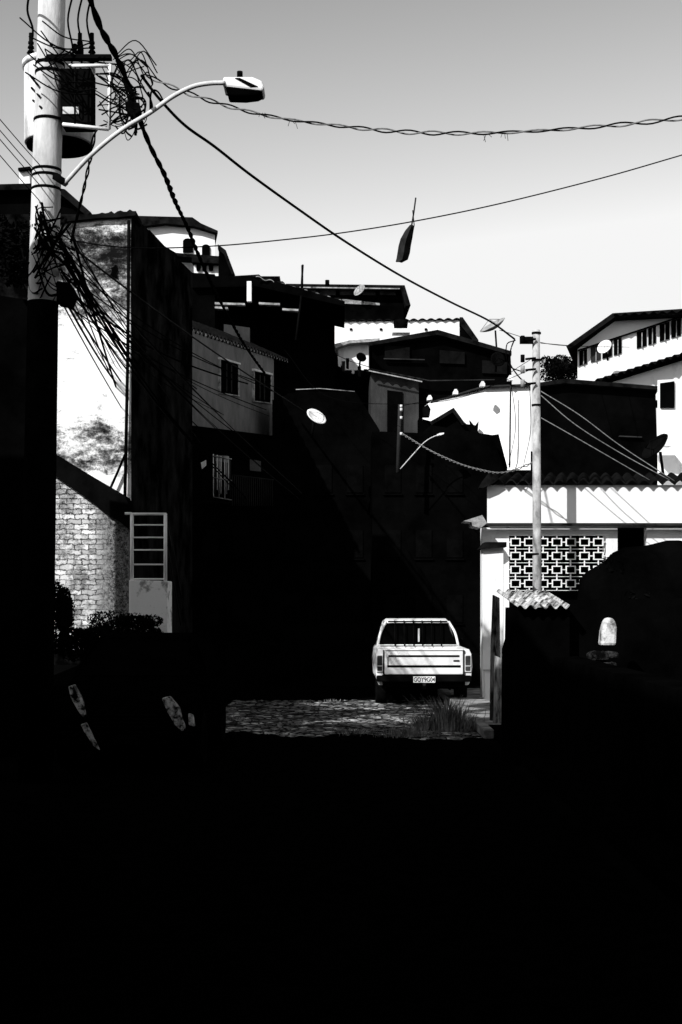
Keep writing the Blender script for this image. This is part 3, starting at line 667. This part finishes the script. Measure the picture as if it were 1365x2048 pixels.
P('window',[(1322,815),(1350,815),(1350,762),(1322,766)],27.45,.1,GLASS,h)
d=dish('satellite_dish',S(1318,900,26.5),.33,(-.8,-.3,.7),DARK2)
P('box_on_roof',[(1310,890),(1345,892),(1345,878),(1310,878)],26.9,.3,WHITE,h)

# ---------------------------------------------------------------- front right house
h=grp('white_tiled_house'); YH=23.5
P('upper_wall',[(975,1047),(1500,1047),(1500,970),(975,970)],YH,4,WHITE2,h,dirx=.14)
wavy('tile_roof',S(962,963,23.38),S(1500,963,23.38),(0.45,2.5,.35),.21,.045,TILE,h)
P('verge',[(960,975),(968,960),(980,945),(1000,958),(985,968),(966,976)],23.3,.3,TILE,h)
P('slab',[(945,1046),(1500,1046),(1500,1051),(945,1051)],23.35,.14,GREYD,h)
P('canopy_tip',[(928,1042),(965,1030),(975,1046),(962,1056),(946,1052),(944,1044)],22.9,.6,TILEL,h)
P('lower_wall_left',[(965,1410),(1019,1410),(1019,1056),(965,1055)],YH+.1,.3,WHITE,h)
P('lintel',[(1019,1070),(1236,1070),(1236,1053),(1019,1053)],YH+.1,.3,WHITE2,h)
P('wall_between',[(1213,1240),(1236,1240),(1236,1070),(1213,1070)],YH+.1,.3,WHITE,h)
P('interior',[(1000,1410),(1500,1410),(1500,1056),(1000,1056)],YH+1.4,.2,DARK,h,dirx=.14)
P('wall_right',[(1294,1105),(1500,1105),(1500,1055),(1294,1055)],YH+.1,.2,WHITE,h)
for k in range(4): P('fringe',[(1300+k*9,1115),(1303+k*9,1115),(1305+k*9,1100),(1298+k*9,1100)],YH,.05,WHITE,h)
cs=grp('openwork_block_screen'); cs.parent=h
vs=[];fs=[]
def addbar(x0,x1,z0,z1,y=YH+.05,d=.05):
    y=y+random.random()*.004
    k=len(vs); vs.extend([(x0,y,z0),(x1,y,z0),(x1,y,z1),(x0,y,z1),(x0,y+d,z0),(x1,y+d,z0),(x1,y+d,z1),(x0,y+d,z1)])
    fs.extend([(k,k+1,k+2,k+3),(k+5,k+4,k+7,k+6),(k,k+3,k+7,k+4),(k+1,k+5,k+6,k+2),(k+3,k+2,k+6,k+7),(k,k+4,k+5,k+1)])
x0=X(1019,YH); x1=X(1213,YH); zt=Z(1070,YH); c=(x1-x0)/7; t=.0085
for i in range(7):
    for j in range(4):
        cx=x0+(i+.5)*c; cz=zt-(j+.5)*c; a=c*.33; az=c*.25
        for (p,q,r,s) in ((cx-a,cx+a,cz+az-t,cz+az+t),(cx-a,cx+a,cz-az-t,cz-az+t),(cx-a-t,cx-a+t,cz-az-t,cz+az+t),(cx+a-t,cx+a+t,cz-az-t,cz+az+t)): 
            addbar(p,q,r,s)
        for (p,q,r,s) in ((cx-c/2,cx-a,cz-t,cz+t),(cx+a,cx+c/2,cz-t,cz+t),(cx-t,cx+t,cz+az,cz+c/2),(cx-t,cx+t,cz-c/2,cz-az)): addbar(p,q,r,s,YH+.06)
for j in range(5): addbar(x0,x1,zt-j*c-t*.5,zt-j*c+t*.5,YH+.070)
mo('blocks',vs,fs,WHITE2,cs)
w=grp('gate_pillar')
P('pillar',[(966,1340),(1008,1340),(1008,1092),(966,1096)],21.5,.33,WHITE,w,bevel=.01)
P('pillar_base',[(972,1400),(1006,1400),(1006,1340),(970,1340)],21.55,.3,WHITE,w)
P('cap',[(960,1098),(1014,1094),(1014,1084),(972,1084)],21.4,.5,TILE,w)
w=grp('timber_fence_post')
P('post',[(982,1452),(1000,1450),(1002,1380),(1000,1196),(988,1190),(984,1300)],19,.15,mat('dark_timber',.002,.06,5,lo=.4,hi=.7,stretch=(3,3,.6),bump=.6),w)
w=grp('timber_fence_post')
P('post',[(988,1455),(1006,1450),(1012,1320),(992,1312)],18.6,.12,WOOD,w)

w=grp('utility_pole'); YY=22.4
tube('shaft',[S(1077,1420,YY),S(1075,1165,YY),S(1073,660,YY)],.088,CONC2,w,20,r2=.062)
box('bracket',X(1040,YY),X(1066,YY),YY-.05,YY,Z(688,YY),Z(674,YY),DARK2,w)
for v in (678,716,738,766): 
    tube('insulator_arm',[S(1072,v,YY-.1),S(1052,v+2,YY-.15)],.02,DARK2,w,6); cyl('insulator',S(1046,v+8,YY-.15),.035,.12,DARK2 if v<730 else DISH,w,10)
for v in (668,722,812,1110): cyl('band',S(1073.5,v,YY),.078,.03,DARK2,w,16)
tube('jumper',[S(1030,678,22.4),S(1022,700,22.4),S(1020,725,22.4),S(1040,755,22.4),S(1062,770,22.3)],.012,CABLE,w,5,sm=6)
tube('jumper',[S(1032,680,22.4),S(1014,690,22.4),S(1018,730,22.4),S(1050,745,22.3)],.010,CABLE,w,5,sm=6)
w=grp('house_service_wires')
for q in (((1082,782,22.4),(1160,830,22),(1240,890,21.8),(1350,962,21.5)),((1082,790,22.4),(1150,848,22),(1240,905,21.8),(1340,960,21.5)),((1082,835,22.4),(1170,885,22),(1300,960,21.8))):
    tube('wire',[S(*p) for p in q],.008,CABLEL,w,4,sm=6)
for q in (((1060,720,22.4),(940,790,26),(800,808,29),(650,790,31),(570,700,33)),((1060,740,22.4),(960,780,25),(860,800,28),(802,812,30)),
          ((1082,686,22.4),(1160,692,26),(1260,694,30)),((1000,660,24),(1100,688,26),(1200,693,30)),
          ((1022,760,22.6),(1032,850,22.8),(1018,930,23)),((1060,770,22.4),(1062,860,22.7),(1048,930,23))):
    tube('wire',[S(*p) for p in q],.006,CABLE,w,4,sm=6)
w=grp('twisted_lamp_cable')
twisted('line',[S(*p) for p in ((802,866,30),(850,895,28.5),(900,920,27),(960,940,25),(1010,945,23.5),(1070,925,22.4))],.014,.009,.5,CABLEL,w,2)

w=grp('lean_to_shed')
wavy('corrugated_roof',S(1036,1212,14.6),S(1140,1212,14.6),(-.10,1.1,.17),.11,.022,mat('corrugated_cement',.04,.7,7,lo=.4,hi=.6),w,tiles=False,th=.012)
P('walls',[(1030,1545),(1140,1545),(1140,1216),(1036,1216)],14.75,1.1,DARK,w)
w=grp('stone_boundary_wall')
P('wall',[(1010,1560),(1500,1560),(1500,1195),(1140,1200),(1100,1235),(1030,1240),(1012,1300)],14.95,.35,DARK,w)
box('return_wall',2.32,2.6,3,14.9,0,1.2,DARK,w)
w=grp('gate_stub')
pts=[(1203,1292),(1234,1292),(1236,1255),(1232,1240),(1222,1234),(1212,1240),(1206,1262)]
P('stub',pts,14.2,.2,mat('stub_limewash',.12,.7,8,lo=.4,hi=.55),w,bevel=.03)
DS=mat('dim_stone',.003,.07,9,lo=.45,hi=.7,bump=.6)
for i,(u,v,a,b) in enumerate(((1200,1312,20,10),(1222,1310,18,8),(1215,1332,22,10),(1235,1345,16,9),(1222,1362,20,9),(1248,1368,14,8),(1240,1382,16,6))):
    P('stone',[(u-a*.8,v+b),(u+a,v+b*.8),(u+a*.9,v-b*.7),(u-a*.3,v-b),(u-a,v-b*.3)],14.2+i*.02,.25,DS,w,bevel=.02)
P('support',[(1190,1560),(1265,1560),(1262,1390),(1196,1300)],14.5,.3,DARK,w)
leaves('shadow_arch_hedge',S(1335,1215,15.6),(.95,.5,.68),16000,.032,LEAF,50,11)  # leafy mass added to stand in for a dark arched shadow
ic=bmesh.new(); bmesh.ops.create_icosphere(ic,subdivisions=4,radius=1)
me=bpy.data.meshes.new('dense_core')
for v in ic.verts: v.co=Vector((v.co.x*1.08,v.co.y*.45,v.co.z*.76))*(1+.03*math.sin(v.co.x*9+v.co.z*7))+S(1335,1215,15.6)
ic.to_mesh(me); ic.free(); me.materials.append(DARK); o=bpy.data.objects.new('dense_core',me); sc.collection.objects.link(o); o.parent=bpy.data.objects['shadow_arch_hedge']

def tuft(c,n,h,spread,seed):
    r=random.Random(seed); vs=[];fs=[]
    for i in range(n):
        a=r.uniform(0,6.28); d=abs(r.gauss(0,spread)); b=Vector(c)+Vector((math.cos(a)*d,math.sin(a)*d*.6,0)); L=h*r.uniform(.4,1); le=r.uniform(.1,.7)
        dr=Vector((math.cos(a),math.sin(a),0)); s=Vector((-dr.y,dr.x,0))*r.uniform(.004,.009); k=len(vs)
        m_=b+dr*L*le*.3+Vector((0,0,L*.6)); t_=b+dr*L*le+Vector((0,0,L*.95))
        vs+=[b-s,b+s,m_+s*.8,m_-s*.8,t_]; fs+=[(k,k+1,k+2,k+3),(k+3,k+2,k+4)]
    return vs,fs
V=[];Fc=[]
for c,n,hh,sp,sd in (((1.46,18.6,0),420,.55,.17,1),((1.15,18.7,0),200,.30,.2,2),((1.7,18.9,.0),180,.25,.12,3),((1.75,20.3,0),160,.2,.15,4),((-.2,24.0,0),60,.07,.3,5),((.9,18.0,0),260,.14,.3,6),((-1.7,20.5,0),80,.08,.2,7),((.2,18.4,0),120,.08,.4,8)):
    a,b=tuft(c,n,hh,sp,sd); k=len(V); V+=a; Fc+=[tuple(i+k for i in f) for f in b]
mo('roadside_grass',V,Fc,GRASSM,recalc=False)

# ---------------------------------------------------------------- sun + sky
EL=35; AZ=215
d=Vector((math.sin(math.radians(AZ))*math.cos(math.radians(EL)),math.cos(math.radians(AZ))*math.cos(math.radians(EL)),math.sin(math.radians(EL))))
sl=bpy.data.lights.new('sun','SUN'); sl.energy=5; sl.angle=math.radians(.5); sl.color=(1,1,1)
so=bpy.data.objects.new('sun',sl); sc.collection.objects.link(so); so.rotation_euler=(-d).to_track_quat('-Z','Y').to_euler(); so.location=(-30,-30,40)
wd=bpy.data.worlds.new('World'); sc.world=wd; wd.use_nodes=True; nt=wd.node_tree; bg=nt.nodes['Background']
sk=nt.nodes.new('ShaderNodeTexSky'); sk.sky_type='NISHITA'; sk.sun_disc=False; sk.sun_elevation=math.radians(EL); sk.sun_rotation=math.radians(AZ)
se=nt.nodes.new('ShaderNodeSeparateColor'); nt.links.new(sk.outputs[0],se.inputs[0])
# monochrome film behind a deep red filter: red channel only, steep toe
v=MN(nt,'MULTIPLY',MN(nt,'SUBTRACT',se.outputs[0],.74),.56)
v=MN(nt,'MINIMUM',MN(nt,'MAXIMUM',v,.02),.92)
v=MN(nt,'MULTIPLY',v,10)
nt.links.new(v,bg.inputs[0]); bg.inputs[1].default_value=.1
# ---------------------------------------------------------------- camera
cd=bpy.data.cameras.new('camera'); cd.sensor_fit='HORIZONTAL'; cd.sensor_width=36; cd.lens=36*F/1365; cd.shift_y=(H0-1024)/1365; cd.clip_end=8000; cd.clip_start=.1
co=bpy.data.objects.new('camera',cd); sc.collection.objects.link(co); co.location=(0,0,ZC); co.rotation_euler=(math.radians(90),0,0); sc.camera=co
sc.view_settings.view_transform='Standard'; sc.view_settings.look='None'; sc.view_settings.exposure=0
